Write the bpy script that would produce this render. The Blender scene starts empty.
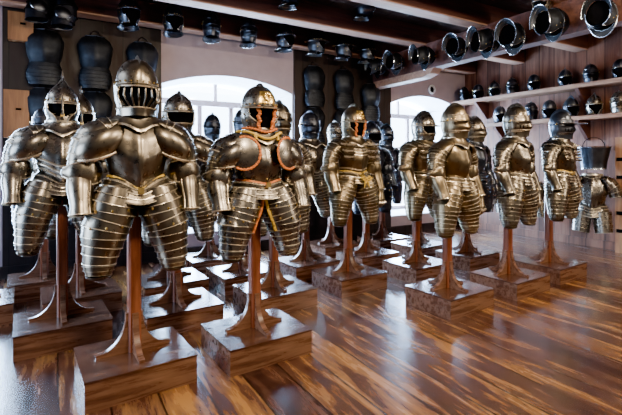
import bpy, math, random
from mathutils import Vector, Matrix, Euler
random.seed(7)
SC = bpy.context.scene
COL = SC.collection
PI = math.pi
R = math.radians

# ------------------------------------------------------------------ helpers
def lerp(a, b, t): return a + (b - a) * t
def interp(tab, t):
    if t <= tab[0][0]: return tab[0][1]
    for (t0, v0), (t1, v1) in zip(tab, tab[1:]):
        if t <= t1:
            k = (t - t0) / (t1 - t0); k = k * k * (3 - 2 * k) * .5 + k * .5
            return v0 + (v1 - v0) * k
    return tab[-1][1]

class MB:
    def __init__(s): s.v = []; s.f = []; s.m = []; s.sign = 1
    def grid(s, rings, mat=0, closed=True, cap0=False, cap1=False, capmat=None):
        n = len(rings[0]); b = len(s.v)
        for r in rings: s.v.extend([tuple(p) for p in r])
        for i in range(len(rings) - 1):
            mi = mat[i] if isinstance(mat, (list, tuple)) else mat
            for j in range(n if closed else n - 1):
                k = (j + 1) % n
                s.f.append((b + i*n + j, b + i*n + k, b + (i+1)*n + k, b + (i+1)*n + j)); s.m.append(mi)
        cm = capmat if capmat is not None else (mat[0] if isinstance(mat, (list, tuple)) else mat)
        if cap0: s.f.append(tuple(b + j for j in reversed(range(n)))); s.m.append(cm)
        if cap1: s.f.append(tuple(b + (len(rings)-1)*n + j for j in range(n))); s.m.append(cm)
    def tube(s, pts, r, mat=0, seg=6, closed=False, flat=1.0):
        pts = [Vector(p) for p in pts]; n = len(pts); rings = []
        ref = Vector((0, 0, 1))
        for i, p in enumerate(pts):
            if closed: t = pts[(i+1) % n] - pts[i-1]
            else: t = pts[min(i+1, n-1)] - pts[max(i-1, 0)]
            if t.length < 1e-9: t = Vector((0, 0, 1))
            t.normalize()
            rf = ref if abs(t.dot(ref)) < .95 else Vector((0, 1, 0))
            u = t.cross(rf).normalized(); w = u.cross(t)
            rr = r[i] if isinstance(r, (list, tuple)) else r
            rings.append([p + u*rr*math.cos(2*PI*k/seg) + w*rr*flat*math.sin(2*PI*k/seg) for k in range(seg)])
        if closed: rings.append(rings[0])
        s.grid(rings, mat, True, not closed, not closed)
    def box(s, c, size, mat=0, rot=None):
        b = len(s.v); c = Vector(c); M = Euler(rot).to_matrix() if rot else Matrix.Identity(3)
        for sx in (-1, 1):
            for sy in (-1, 1):
                for sz in (-1, 1):
                    s.v.append(tuple(c + M @ Vector((sx*size[0]/2, sy*size[1]/2, sz*size[2]/2))))
        for f in ((0,1,3,2),(4,6,7,5),(0,4,5,1),(2,3,7,6),(0,2,6,4),(1,5,7,3)):
            s.f.append(tuple(b+i for i in f)); s.m.append(mat)
    def ell(s, c, r, mat=0, seg=16, rings=10, h0=-90, h1=90):
        c = Vector(c); rg = []
        for i in range(rings+1):
            th = R(lerp(h0, h1, i/rings))
            k = max(math.cos(th), .001)
            rg.append([c + Vector((r[0]*k*math.sin(a), -r[1]*k*math.cos(a), r[2]*math.sin(th))) for a in [2*PI*j/seg for j in range(seg)]])
        s.grid(rg, mat, True)
    def disc(s, c, nrm, rx, ry, bulge, mat=0, edge=None, seg=24, er=.005, up=(0,0,1), ridge=0, shape=None):
        c = Vector(c); nz = Vector(nrm).normalized(); ux = Vector(up).cross(nz).normalized(); uy = nz.cross(ux)
        rg = []
        for i in range(6):
            q = max(i/5, .001); h = bulge*(1-q*q)
            ring = []
            for j in range(seg):
                a = 2*PI*j/seg; sc = shape(a) if shape else 1
                ring.append(c + ux*rx*q*sc*math.cos(a) + uy*ry*q*sc*math.sin(a) + nz*(h + ridge*math.exp(-(q*math.cos(a)/.12)**2)*(1-q)))
            rg.append(ring)
        s.grid(rg, mat, True)
        if edge is not None: s.tube(rg[-1], er, edge, 6, True)
        return rg[-1]
    def prism(s, pts2, plane, d0, d1, mat=0):
        # extrude a 2-D outline; plane 'xz' -> along y, 'yz' -> along x, 'xy' -> along z
        b = len(s.v); n = len(pts2)
        for d in (d0, d1):
            for (p, q) in pts2:
                s.v.append((p, d, q) if plane == 'xz' else (d, p, q) if plane == 'yz' else (p, q, d))
        s.f.append(tuple(b+i for i in range(n))); s.m.append(mat)
        s.f.append(tuple(b+n+i for i in reversed(range(n)))); s.m.append(mat)
        for i in range(n):
            k = (i+1) % n
            s.f.append((b+i, b+n+i, b+n+k, b+k)); s.m.append(mat)
    def mirror(s):
        s.v = [(-x, y, z) for x, y, z in s.v]; s.f = [tuple(reversed(f)) for f in s.f]; return s
    def xf(s, M): s.v = [tuple(M @ Vector(p)) for p in s.v]; return s
    def mesh(s, name, mats, smooth=True, ang=38, recalc=True):
        me = bpy.data.meshes.new(name); me.from_pydata(s.v, [], s.f)
        for m in mats: me.materials.append(m)
        me.polygons.foreach_set('material_index', s.m)
        if smooth:
            me.polygons.foreach_set('use_smooth', [True]*len(s.f))
            me.update(); me.set_sharp_from_angle(angle=R(ang))
        me.update(); return me
    def build(s, name, mats, parent=None, loc=(0,0,0), rot=(0,0,0), smooth=True, ang=38):
        return link(name, s.mesh(name, mats, smooth, ang), parent, loc, rot)

def link(name, me, parent=None, loc=(0,0,0), rot=(0,0,0), label=None):
    o = bpy.data.objects.new(name, me); COL.objects.link(o)
    o.location = loc; o.rotation_euler = rot; o.parent = parent
    if label: o['label'] = label
    return o
def thing(name, label, cat, loc=(0,0,0), rot=(0,0,0), group=None, scale=None):
    o = bpy.data.objects.new(name, None); COL.objects.link(o)
    o.location = loc; o.rotation_euler = rot; o.empty_display_size = .1
    if scale: o.scale = scale
    return tag(o, label, cat, group)
def tag(o, label, cat, group=None):
    o['label'] = label; o['category'] = cat
    if group: o['group'] = group
    return o
def structure(o): o['kind'] = 'structure'; return o
CACHE = {}
def cached(key, fn, name, mats):
    if key not in CACHE: CACHE[key] = fn().mesh(name, mats)
    return CACHE[key]

# ------------------------------------------------------------------ materials
def newmat(name):
    m = bpy.data.materials.new(name); m.use_nodes = True
    nt = m.node_tree; return m, nt, nt.nodes['Principled BSDF']
def N(nt, t, **kw):
    n = nt.nodes.new(t)
    for k, v in kw.items(): setattr(n, k, v)
    return n
def ramp(nt, stops):
    r = N(nt, 'ShaderNodeValToRGB'); e = r.color_ramp.elements
    while len(e) < len(stops): e.new(.5)
    for el, (p, c) in zip(e, stops): el.position = p; el.color = (*c, 1) if len(c) == 3 else c
    return r
def steel(name, c0, c1, r0, r1, bump=.12, scale=6, etch=None, metallic=1):
    m, nt, b = newmat(name)
    tc = N(nt, 'ShaderNodeTexCoord'); no = N(nt, 'ShaderNodeTexNoise'); no.inputs['Scale'].default_value = scale
    no.inputs['Detail'].default_value = 6; nt.links.new(tc.outputs['Object'], no.inputs['Vector'])
    rp = ramp(nt, [(.32, c0), (.68, c1)]); nt.links.new(no.outputs['Fac'], rp.inputs['Fac'])
    col = rp.outputs['Color']
    if etch:
        vo = N(nt, 'ShaderNodeTexVoronoi'); vo.inputs['Scale'].default_value = 60; nt.links.new(tc.outputs['Object'], vo.inputs['Vector'])
        e = ramp(nt, [(.3, (1,1,1)), (.5, (0,0,0))]); nt.links.new(vo.outputs['Distance'], e.inputs['Fac'])
        mx = N(nt, 'ShaderNodeMix', data_type='RGBA'); nt.links.new(e.outputs['Color'], mx.inputs['Factor'])
        nt.links.new(col, mx.inputs['A']); mx.inputs['B'].default_value = (*etch, 1); col = mx.outputs['Result']
    nt.links.new(col, b.inputs['Base Color'])
    n2 = N(nt, 'ShaderNodeTexNoise'); n2.inputs['Scale'].default_value = 30; n2.inputs['Detail'].default_value = 5
    nt.links.new(tc.outputs['Object'], n2.inputs['Vector'])
    mr = N(nt, 'ShaderNodeMapRange'); mr.inputs['To Min'].default_value = r0; mr.inputs['To Max'].default_value = r1
    mr.inputs['From Min'].default_value = .3; mr.inputs['From Max'].default_value = .7
    nt.links.new(n2.outputs['Fac'], mr.inputs['Value']); nt.links.new(mr.outputs['Result'], b.inputs['Roughness'])
    bp = N(nt, 'ShaderNodeBump'); bp.inputs['Strength'].default_value = bump; bp.inputs['Distance'].default_value = .0025
    nt.links.new(no.outputs['Fac'], bp.inputs['Height']); nt.links.new(bp.outputs['Normal'], b.inputs['Normal'])
    b.inputs['Metallic'].default_value = metallic
    return m
def wood(name, c0, c1, c2, rough=.45, scale=(3, 3, 3), grain=.15, coat=0, pattern='n', detail=8, plank=None, axis='X', spec=.5):
    """streaky wood; plank=(across axis, width) adds board joints and a tint per board"""
    m, nt, b = newmat(name)
    tc = N(nt, 'ShaderNodeTexCoord'); mp = N(nt, 'ShaderNodeMapping'); mp.inputs['Scale'].default_value = scale
    nt.links.new(tc.outputs['Object'], mp.inputs['Vector'])
    vec = mp.outputs['Vector']; tint = joint = None
    if plank:
        ax, w = plank; sp = N(nt, 'ShaderNodeSeparateXYZ'); nt.links.new(tc.outputs['Object'], sp.inputs['Vector'])
        dv = N(nt, 'ShaderNodeMath', operation='DIVIDE'); nt.links.new(sp.outputs[ax], dv.inputs[0]); dv.inputs[1].default_value = w
        fl = N(nt, 'ShaderNodeMath', operation='FLOOR'); nt.links.new(dv.outputs[0], fl.inputs[0])
        fr = N(nt, 'ShaderNodeMath', operation='FRACT'); nt.links.new(dv.outputs[0], fr.inputs[0])
        wn = N(nt, 'ShaderNodeTexWhiteNoise', noise_dimensions='1D'); nt.links.new(fl.outputs[0], wn.inputs['W'])
        tint = wn.outputs['Value']
        mul = N(nt, 'ShaderNodeMath', operation='MULTIPLY'); nt.links.new(fl.outputs[0], mul.inputs[0]); mul.inputs[1].default_value = 3.7
        cb = N(nt, 'ShaderNodeCombineXYZ')
        for i in range(3): nt.links.new(mul.outputs[0], cb.inputs[i])
        ad = N(nt, 'ShaderNodeVectorMath', operation='ADD'); nt.links.new(vec, ad.inputs[0]); nt.links.new(cb.outputs[0], ad.inputs[1]); vec = ad.outputs[0]
        s2 = N(nt, 'ShaderNodeMath', operation='SUBTRACT'); s2.inputs[1].default_value = .5; nt.links.new(fr.outputs[0], s2.inputs[0])
        ab = N(nt, 'ShaderNodeMath', operation='ABSOLUTE'); nt.links.new(s2.outputs[0], ab.inputs[0])
        gt = N(nt, 'ShaderNodeMapRange'); gt.inputs['From Min'].default_value = .5 - .010/w; gt.inputs['From Max'].default_value = .5 - .002/w
        nt.links.new(ab.outputs[0], gt.inputs['Value']); joint = gt.outputs['Result']
    no = N(nt, 'ShaderNodeTexNoise'); no.inputs['Scale'].default_value = 1; no.inputs['Detail'].default_value = detail
    no.inputs['Roughness'].default_value = .65; no.inputs['Distortion'].default_value = .4
    nt.links.new(vec, no.inputs['Vector'])
    fac = no.outputs['Fac']
    if tint is not None:
        mr = N(nt, 'ShaderNodeMapRange'); mr.inputs['To Min'].default_value = -.10; mr.inputs['To Max'].default_value = .10
        nt.links.new(tint, mr.inputs['Value'])
        a2 = N(nt, 'ShaderNodeMath', operation='ADD'); nt.links.new(fac, a2.inputs[0]); nt.links.new(mr.outputs['Result'], a2.inputs[1]); fac = a2.outputs[0]
    rp = ramp(nt, [(.34, c0), (.5, c1), (.68, c2)]); nt.links.new(fac, rp.inputs['Fac']); col = rp.outputs['Color']
    if joint is not None:
        mx = N(nt, 'ShaderNodeMix', data_type='RGBA'); nt.links.new(joint, mx.inputs['Factor']); nt.links.new(col, mx.inputs['A'])
        mx.inputs['B'].default_value = (c0[0]*.15, c0[1]*.15, c0[2]*.15, 1); col = mx.outputs['Result']
    nt.links.new(col, b.inputs['Base Color'])
    mr2 = N(nt, 'ShaderNodeMapRange'); mr2.inputs['From Min'].default_value = .3; mr2.inputs['From Max'].default_value = .7
    mr2.inputs['To Min'].default_value = rough*.7; mr2.inputs['To Max'].default_value = rough*1.35
    nt.links.new(no.outputs['Fac'], mr2.inputs['Value']); nt.links.new(mr2.outputs['Result'], b.inputs['Roughness'])
    bp = N(nt, 'ShaderNodeBump'); bp.inputs['Strength'].default_value = grain; bp.inputs['Distance'].default_value = .01
    nt.links.new(no.outputs['Fac'], bp.inputs['Height']); nt.links.new(bp.outputs['Normal'], b.inputs['Normal'])
    b.inputs['Coat Weight'].default_value = coat; b.inputs['Coat Roughness'].default_value = .2
    b.inputs['Specular IOR Level'].default_value = spec
    return m
def plain(name, c, rough=.7, metallic=0, noise=.12, scale=14):
    m, nt, b = newmat(name)
    tc = N(nt, 'ShaderNodeTexCoord'); no = N(nt, 'ShaderNodeTexNoise'); no.inputs['Scale'].default_value = scale; no.inputs['Detail'].default_value = 4
    nt.links.new(tc.outputs['Object'], no.inputs['Vector'])
    rp = ramp(nt, [(.3, tuple(x*(1-noise) for x in c)), (.7, tuple(min(1, x*(1+noise)) for x in c))])
    nt.links.new(no.outputs['Fac'], rp.inputs['Fac']); nt.links.new(rp.outputs['Color'], b.inputs['Base Color'])
    b.inputs['Roughness'].default_value = rough; b.inputs['Metallic'].default_value = metallic
    return m

M_brown = steel('browned_steel', (.13,.112,.088), (.25,.217,.168), .25, .37, .03)
M_gold  = steel('golden_steel', (.145,.112,.070), (.27,.212,.132), .27, .40, .03)
M_grey  = steel('grey_steel', (.15,.136,.118), (.28,.255,.215), .23, .35, .03)
M_blue  = steel('blued_steel', (.055,.062,.078), (.11,.12,.142), .28, .4, .03)
M_black = steel('blackened_steel', (.035,.04,.05), (.07,.078,.09), .5, .68)
M_edge  = steel('polished_edge', (.58,.50,.38), (.76,.67,.52), .24, .36, .02, metallic=.8)
M_edgeb = steel('polished_edge_cool', (.30,.32,.36), (.5,.52,.56), .16, .28, .02)
M_edgek = steel('dull_edge', (.12,.13,.15), (.22,.23,.26), .3, .45, .02)
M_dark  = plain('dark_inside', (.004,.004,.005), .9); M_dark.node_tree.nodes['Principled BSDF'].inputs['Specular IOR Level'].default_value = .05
M_brass = steel('brass', (.55,.36,.10), (.85,.62,.22), .2, .35, .05)
M_etch  = steel('etched_gold', (.10,.08,.05), (.22,.17,.09), .25, .4, .1, 14, (.75,.55,.16))
M_orange = plain('orange_leather', (.55,.16,.035), .6, 0, .35, 40)
M_yellow = plain('yellow_leather', (.62,.40,.06), .6, 0, .3, 30)
M_base  = wood('stained_base_wood', (.07,.030,.018), (.15,.068,.040), (.25,.125,.075), .28, (2.2, 22, 22), .08, .35)
M_base2 = wood('base_top_wood', (.035,.016,.012), (.07,.030,.018), (.13,.055,.026), .22, (2.2, 18, 20), .05, .45)
M_post  = wood('red_post_wood', (.10,.026,.012), (.19,.054,.024), (.29,.09,.04), .34, (26, 26, 2), .06, .2)
M_floor = wood('floor_boards', (.024,.009,.007), (.095,.036,.020), (.40,.18,.045), .24, (12, 1.6, 1), .10, .9, plank=('X', .25), detail=12)
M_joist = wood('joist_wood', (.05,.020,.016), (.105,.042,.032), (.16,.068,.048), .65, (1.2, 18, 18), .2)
M_jlit = wood('bounce_lit_joist_tone', (.24,.125,.08), (.38,.21,.14), (.50,.30,.20), .65, (1.2, 22, 20), .2)  # joist wood painted paler to imitate light bounced up from the floor
M_ceil  = wood('ceiling_boards', (.02,.010,.007), (.04,.02,.013), (.06,.03,.02), .8, (1, 10, 10), .2, plank=('X', .3))
M_pier  = wood('dark_pier_boards', (.008,.005,.006), (.017,.010,.010), (.028,.016,.015), .6, (14, 14, 1.5), .2, plank=('X', .24))
M_wallr = wood('red_wall_boards', (.11,.042,.024), (.21,.088,.052), (.32,.15,.092), .6, (14, 14, 1.3), .2, plank=('Y', .26))
M_shelf = wood('shelf_wood', (.19,.09,.05), (.32,.17,.10), (.43,.25,.155), .6, (18, 1.5, 18), .15)
M_tan   = wood('tan_wood', (.20,.085,.035), (.31,.145,.06), (.42,.21,.095), .6, (12, 12, 1.5), .15)
M_plast = plain('mauve_plaster', (.44,.36,.40), .85, 0, .06, 6)
M_jamb  = plain('white_plaster', (.80,.80,.80), .85, 0, .04, 6)
M_frame = plain('pinkish_window_paint', (.36,.28,.29), .5)
m, nt, b = newmat('window_glass')
tr = N(nt, 'ShaderNodeBsdfTransparent'); tr.inputs['Color'].default_value = (.93,.97,1,1); gl = N(nt, 'ShaderNodeBsdfGlossy'); gl.inputs['Roughness'].default_value = .05
ms = N(nt, 'ShaderNodeMixShader'); ms.inputs['Fac'].default_value = .06
nt.links.new(tr.outputs[0], ms.inputs[1]); nt.links.new(gl.outputs[0], ms.inputs[2])
nt.links.new(ms.outputs[0], nt.nodes['Material Output'].inputs['Surface']); M_glass = m
PAL = {'black': [M_black, M_edgek, M_dark, M_brass, M_orange, M_yellow, M_etch],
       'brown': [M_brown, M_edge, M_dark, M_brass, M_orange, M_yellow, M_etch],
       'gold':  [M_gold, M_edge, M_dark, M_brass, M_orange, M_yellow, M_etch],
       'grey':  [M_grey, M_edge, M_dark, M_brass, M_orange, M_yellow, M_etch],
       'hang':  [M_black, M_edgeb, M_dark, M_brass, M_orange, M_yellow, M_etch],
       'blue':  [M_blue, M_edgeb, M_dark, M_brass, M_orange, M_yellow, M_etch]}
ST, ED, DK, BR, OR, YE, ET = range(7)

# ------------------------------------------------------------------ room (x along the window wall, y into the room)
BACK = 6.0; RIGHT = 7.2; CEIL = 3.34; JB = 3.09
mb = MB(); mb.box((2.6, 1.9, -.05), (11.4, 11.4, .1)); structure(mb.build('floor', [M_floor], smooth=False))
mb = MB(); mb.box((2.6, 2.0, CEIL+.05), (9.6, 10.8, .1)); structure(mb.build('ceiling', [M_ceil], smooth=False))
# right wall
mb = MB(); mb.box((RIGHT+.06, 2.2, CEIL/2), (.12, 9.6, CEIL)); structure(mb.build('wall_right', [M_wallr], smooth=False))
mb = MB(); mb.box((RIGHT-.012, 2.2, 1.52), (.03, 7.6, .05)); structure(mb.build('trim_1', [M_wallr], smooth=False))
# back wall : three window niches with segmental arches
WINS = [(-2.6, -.56), (1.20, 3.20), (5.20, 7.0)]
SPR, APEX, SILL, ND = 2.38, 2.57, .32, .85
mb = MB()
edges = [-3.2] + [e for w in WINS for e in w] + [RIGHT]
for i in range(0, len(edges), 2):
    x0, x1 = edges[i], edges[i+1]
    mb.box(((x0+x1)/2, BACK+.5, CEIL/2), (x1-x0, 1.0, CEIL))
for (x0, x1) in WINS:
    mb.box(((x0+x1)/2, BACK+.5, SILL/2), (x1-x0, 1.0, SILL))
    out = [(x0, CEIL), (x0, SPR)]
    for k in range(1, 24):
        t = k/24; out.append((lerp(x0, x1, t), SPR + (APEX-SPR)*(1-(2*t-1)**2)))
    out += [(x1, SPR), (x1, CEIL)]
    b0 = len(mb.v)
    n = len(out)
    for d in (BACK, BACK+1.0):
        for p, q in out: mb.v.append((p, d, q))
    for k in range(1, n-2):
        xm0, xm1 = out[k], out[k+1]
    # front and back faces as vertical strips, soffit as a curved band
    top = [(lerp(x0, x1, k/24), CEIL) for k in range(25)]
    arc = out[1:-1]
    for d in (BACK, BACK+1.0):
        s0 = len(mb.v)
        for (p, q) in top + arc: mb.v.append((p, d, q))
        for k in range(24):
            mb.f.append((s0+k, s0+k+1, s0+25+k+1, s0+25+k)); mb.m.append(0)
    s0 = len(mb.v)
    for (p, q) in arc: mb.v.append((p, BACK, q)); mb.v.append((p, BACK+1.0, q))
    for k in range(24):
        mb.f.append((s0+2*k, s0+2*k+1, s0+2*k+3, s0+2*k+2)); mb.m.append(1)
    # pale reveals lining the niche sides and the niche floor
    mb.box((x0+.006, BACK+.5, (SPR+SILL)/2), (.012, .99, SPR-SILL), 1)
    mb.box((x1-.006, BACK+.5, (SPR+SILL)/2), (.012, .99, SPR-SILL), 1)
    mb.box(((x0+x1)/2, BACK+.5, SILL+.006), (x1-x0-.03, .99, .012), 1)
structure(mb.build('wall_back', [M_plast, M_jamb], smooth=False))
# dark boarding on the piers between the windows
for i, (x0, x1) in enumerate([(-.54, 1.19), (3.21, 5.19)]):
    mb = MB(); mb.box(((x0+x1)/2, BACK-.02, JB/2), (x1-x0, .04, JB)); structure(mb.build('trim_%d' % (i+2), [M_pier], smooth=False))
mb = MB(); mb.box((3.2, BACK-.03, .07), (7.9, .04, .14)); structure(mb.build('baseboard_back', [M_pier], smooth=False))
mb = MB(); mb.box((RIGHT-.015, 2.2, .06), (.03, 7.5, .12)); structure(mb.build('baseboard_right', [M_wallr], smooth=False))
# windows: frame, mullions, transom, panes
for i, (x0, x1) in enumerate(WINS):
    y = BACK+.80; w = thing('window_%d' % (i+1), '', '', ((x0+x1)/2, y, SILL))
    del w['label']; del w['category']; structure(w)
    hw = (x1-x0)/2; H = SPR-SILL
    mb = MB()
    mb.box((-hw+.05, 0, H/2), (.08, .07, H)); mb.box((hw-.05, 0, H/2), (.08, .07, H)); mb.box((0, 0, .05), (2*hw-.03, .07, .07))
    mb.box((0, -.02, 1.93), (2*hw-.03, .12, .09))
    for xx in (-.26, .26): mb.box((xx, 0, .95), (.07, .06, 1.9))
    for zz in (.62, 1.28): mb.box((0, 0, zz), (2*hw-.05, .04, .035))
    mb.box((0, 0, 2.15), (.05, .05, .5))
    structure(mb.build('window_frame', [M_frame], w, smooth=False))
    mb = MB(); mb.box((0, .02, H/2+.08), (2*hw-.06, .006, H-.06)); structure(mb.build('pane', [M_glass], w, smooth=False))
mb = MB()
for y0, y1, z0, z1 in [(-3.6, 1.9, 0, CEIL), (4.5, 6.0, 0, CEIL), (1.9, 4.5, 0, .5), (1.9, 4.5, 2.5, CEIL)]:
    mb.box((-3.26, (y0+y1)/2, (z0+z1)/2), (.12, y1-y0, z1-z0))
structure(mb.build('wall_left', [M_pier], smooth=False))
# ceiling joists, girder
for i, y in enumerate([5.80, 4.76, 3.70, 2.65, 1.6, .55]):
    mb = MB(); mb.box((2.45, y, (JB+CEIL)/2), (9.4, .20, CEIL-JB)); mb.box((2.45, y, JB-.008), (9.4, .19, .016), 1)  # bottom strip carries the bounce light in its colour
    structure(mb.build('trim_%d' % (i+4), [M_joist, M_jlit], smooth=False))
GX = 4.75
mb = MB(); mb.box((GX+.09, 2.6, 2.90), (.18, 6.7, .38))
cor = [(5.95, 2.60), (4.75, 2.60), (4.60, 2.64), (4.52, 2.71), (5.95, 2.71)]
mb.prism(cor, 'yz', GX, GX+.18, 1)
structure(mb.build('trim_10', [M_joist, M_jlit], smooth=False))
# ------------------------------------------------------------------ stands
BT = .168
def base_mb():
    mb = MB(); w, d = .305, .26
    mb.box((0, -.02, BT/2-.006), (2*w, 2*d, BT-.012), 0)
    mb.box((0, -.02, BT-.006), (2*w+.008, 2*d+.008, .012), 1)
    return mb
def post_mb(top):
    mb = MB(); s = .037; c = .010
    oc = [(-s, -s+c), (-s+c, -s), (s-c, -s), (s, -s+c), (s, s-c), (s-c, s), (-s+c, s), (-s, s-c)]
    mb.grid([[(x, y, z) for x, y in oc] for z in (BT, top)], 0, True, True, True)
    return mb
def fin_mb(ang):
    mb = MB(); pts = [(.034, BT), (.215, BT), (.218, BT+.018)]
    for k in range(1, 11):
        t = k/10; a = t*PI/2
        pts.append((.205 - .155*math.sin(a)**1.0, BT+.02 + .20*(1-math.cos(a))))
    pts += [(.05, BT+.24), (.034, BT+.24)]
    mb.prism(pts, 'xz', -.017, .017, 0)
    mb.xf(Matrix.Rotation(ang, 4, 'Z')); return mb
def stand(x, y, label, top=1.16):
    t = thing('armour_stand', label, 'stand', (x, y, 0), (0, 0, R(3.5)), group='wooden armour stands')
    link('base_block', cached('base', base_mb, 'base_block', [M_base, M_base2]), t)
    link('post', cached(('post', top), lambda: post_mb(top), 'post', [M_post]), t)
    for k in range(4):
        link('buttress', cached(('fin', k), lambda: fin_mb(k*PI/2), 'buttress', [M_base]), t)
    return t

# ------------------------------------------------------------------ armour pieces (suit frame: faces -y, z measured from the floor)
Z0 = .66
def frame(pf, t, mode):
    e = .01; a = Vector(pf(max(t-e, 0))); b = Vector(pf(min(t+e, 1))); T = (b-a).normalized()
    if mode == 'arm':
        uy = Vector((0, 1, 0)); out = T.cross(uy).normalized(); return T, out, uy
    ux = Vector((1, 0, 0)); ux = (ux - T*T.dot(ux)).normalized(); return T, ux, ux.cross(T)
def ringpts(pf, rf, t, grow, seg, mode, arange):
    T, u, w = frame(pf, t, mode); c = Vector(pf(t)); rx, ry = rf(t); A = arange(t) if arange else PI
    pts = []
    n = seg if not arange else seg+1
    for j in range(n):
        a = lerp(-A, A, j/seg)
        if mode == 'arm': pts.append(c + u*(rx+grow)*math.cos(a) + w*(ry+grow)*math.sin(a))
        else: pts.append(c + u*(rx+grow)*math.sin(a) - w*(ry+grow)*math.cos(a))
    return pts
def lames(mb, pf, rf, n, seg=24, step=.005, lip=.004, mode='leg', arange=None, t0=0, t1=1, rows=1, cuts=None, cap1=False):
    rings = []; mats = []
    ts = cuts or [lerp(t0, t1, i/n) for i in range(n+1)]
    for i in range(len(ts)-1):
        a, b = ts[i], ts[i+1]; d = (b-a); lt = min(.2*d, .0095)
        for r in range(rows+1):
            k = r/rows; rings.append(ringpts(pf, rf, lerp(a, b-lt, k), step*k, seg, mode, arange))
            mats.append(ST)
        mats[-1] = ED
        rings.append(ringpts(pf, rf, b-lt*.6, step+lip*.8, seg, mode, arange)); mats.append(ED)
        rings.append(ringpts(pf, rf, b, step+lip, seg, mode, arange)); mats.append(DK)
    mb.grid(rings, mats[:-1], closed=not arange, cap1=cap1, capmat=DK)
    return rings

def tasset_pf(t): return (interp([(0,.104),(.3,.138),(.6,.178),(1,.205)], t), -.03-.02*t, 1.19-.43*t)
def tasset_rf(t): return (interp([(0,.110),(.25,.130),(.55,.124),(1,.084)], t), interp([(0,.13),(.25,.145),(.55,.135),(1,.094)], t))
def tasset_mb(side, n, leather):
    mb = MB(); lames(mb, tasset_pf, tasset_rf, n, 28, .0045, .004)
    for t in ([.28, .5] if n < 12 else [.22, .44, .66]):     # pairs of rivets
        c = Vector(tasset_pf(t)); rx, ry = tasset_rf(t)
        for a in (-.55, .1, .75):
            mb.ell(c + Vector(((rx+.008)*math.sin(a), -(ry+.008)*math.cos(a), 0)), (.007,.006,.009), BR, 8, 4)
    if side < 0: mb.mirror()
    return mb
def poleyn_mb(side):
    mb = MB(); c1 = Vector(tasset_pf(1))
    pf = lambda t: (c1.x+.004*t, c1.y-.008*t, c1.z+.012-.075*t)
    rf = lambda t: (interp([(0,.085),(.5,.080),(1,.064)], t), interp([(0,.095),(.5,.089),(1,.070)], t))
    rings = lames(mb, pf, rf, 3, 24, .004, .004)
    # rounded end
    T = []
    for k in range(5):
        a = k/4*PI/2; q = max(math.cos(a), .05)
        T.append([Vector((c1.x+.004, c1.y-.008, c1.z-.063-.03*math.sin(a))) + (Vector(p)-Vector((c1.x+.004, c1.y-.008, Vector(p).z)))*q for p in rings[-1]])
    mb.grid(T, ST)
    if side < 0: mb.mirror()
    return mb
DIP = [1.0]
def torso_pt(phi, t, grow=0, style=None):
    fr = math.exp(-(phi/.55)**2)
    zb = 1.255 - .075*DIP[0]*fr; zt = 1.60 - .015*fr
    z = lerp(zb, zt, t)
    rx = interp([(0,.150),(.2,.165),(.45,.195),(.7,.205),(.88,.175),(1,.115)], t)+grow
    ryf = interp([(0,.125),(.2,.155),(.45,.170),(.7,.150),(.88,.120),(1,.09)], t)+grow
    ryb = interp([(0,.105),(.45,.125),(.7,.135),(1,.09)], t)+grow
    c = math.cos(phi); ry = ryf if c > 0 else ryb
    keel = .022*math.exp(-(phi/.16)**2)*(1-.55*t)
    return Vector((rx*math.sin(phi), -ry*c-keel, z))
def breast_mb(style):
    mb = MB(); seg = 40; rings = []; mats = []
    ph = [lerp(-R(97), R(97), j/seg) for j in range(seg+1)]
    if style == 'waist':
        ts = [(0,.10),(.10,.2),(.2,.3)]
    elif style == 'anime':
        ts = [(0,.10),(.55,.64),(.64,.73),(.73,.82),(.82,.9)]
    else: ts = []
    bands = []; cur = 0; allc = sorted(set([0, 1] + [x for p in ts for x in p]))
    if style == 'plain': allc = [0, 1]
    for a, b in zip(allc, allc[1:]): bands.append((a, b))
    for i, (a, b) in enumerate(bands):
        n = max(2, int((b-a)*16))
        if i > 0:                                        # lip of the plate above overlapping the one below
            rings.append([torso_pt(p, a-.012, .010) for p in ph]); mats.append(ED)
            rings.append([torso_pt(p, a+.01, .010) for p in ph]); mats.append(ED)
        for k in range(n+1):
            t = lerp(a+(.03 if i > 0 else 0), b-(.02 if i < len(bands)-1 else 0), k/n)
            rings.append([torso_pt(p, t) for p in ph]); mats.append(ST)
    mb.grid(rings, mats[:-1], closed=False)
    mb.tube([torso_pt(p, 0, .004) for p in ph], .007, ED, 6)
    mb.tube([torso_pt(p, .97, .003) for p in ph if abs(p) < R(60)], .006, ED, 6)
    return mb
def back_mb():
    mb = MB(); seg = 28; ph = [lerp(R(90), R(270), j/seg) for j in range(seg+1)]
    mb.grid([[torso_pt(p if p <= PI else p-2*PI, k/10, -.003) for p in ph] for k in range(11)], ST, closed=False)
    mb.tube([torso_pt(p if p <= PI else p-2*PI, 0, .002) for p in ph], .006, ED, 6)
    return mb
def fauld_pt(phi, t, grow=0):
    fr = math.exp(-(phi/.5)**2)
    z = lerp(1.275, 1.135, t) - .07*DIP[0]*fr*(1-.45*t)
    rx = interp([(0,.150),(.35,.185),(1,.232)], t)+grow; ry = interp([(0,.125),(.35,.150),(1,.172)], t)+grow
    return Vector((rx*math.sin(phi), -ry*math.cos(phi)*(1 if math.cos(phi) > 0 else .85)-.012*math.exp(-(phi/.2)**2), z))
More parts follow.
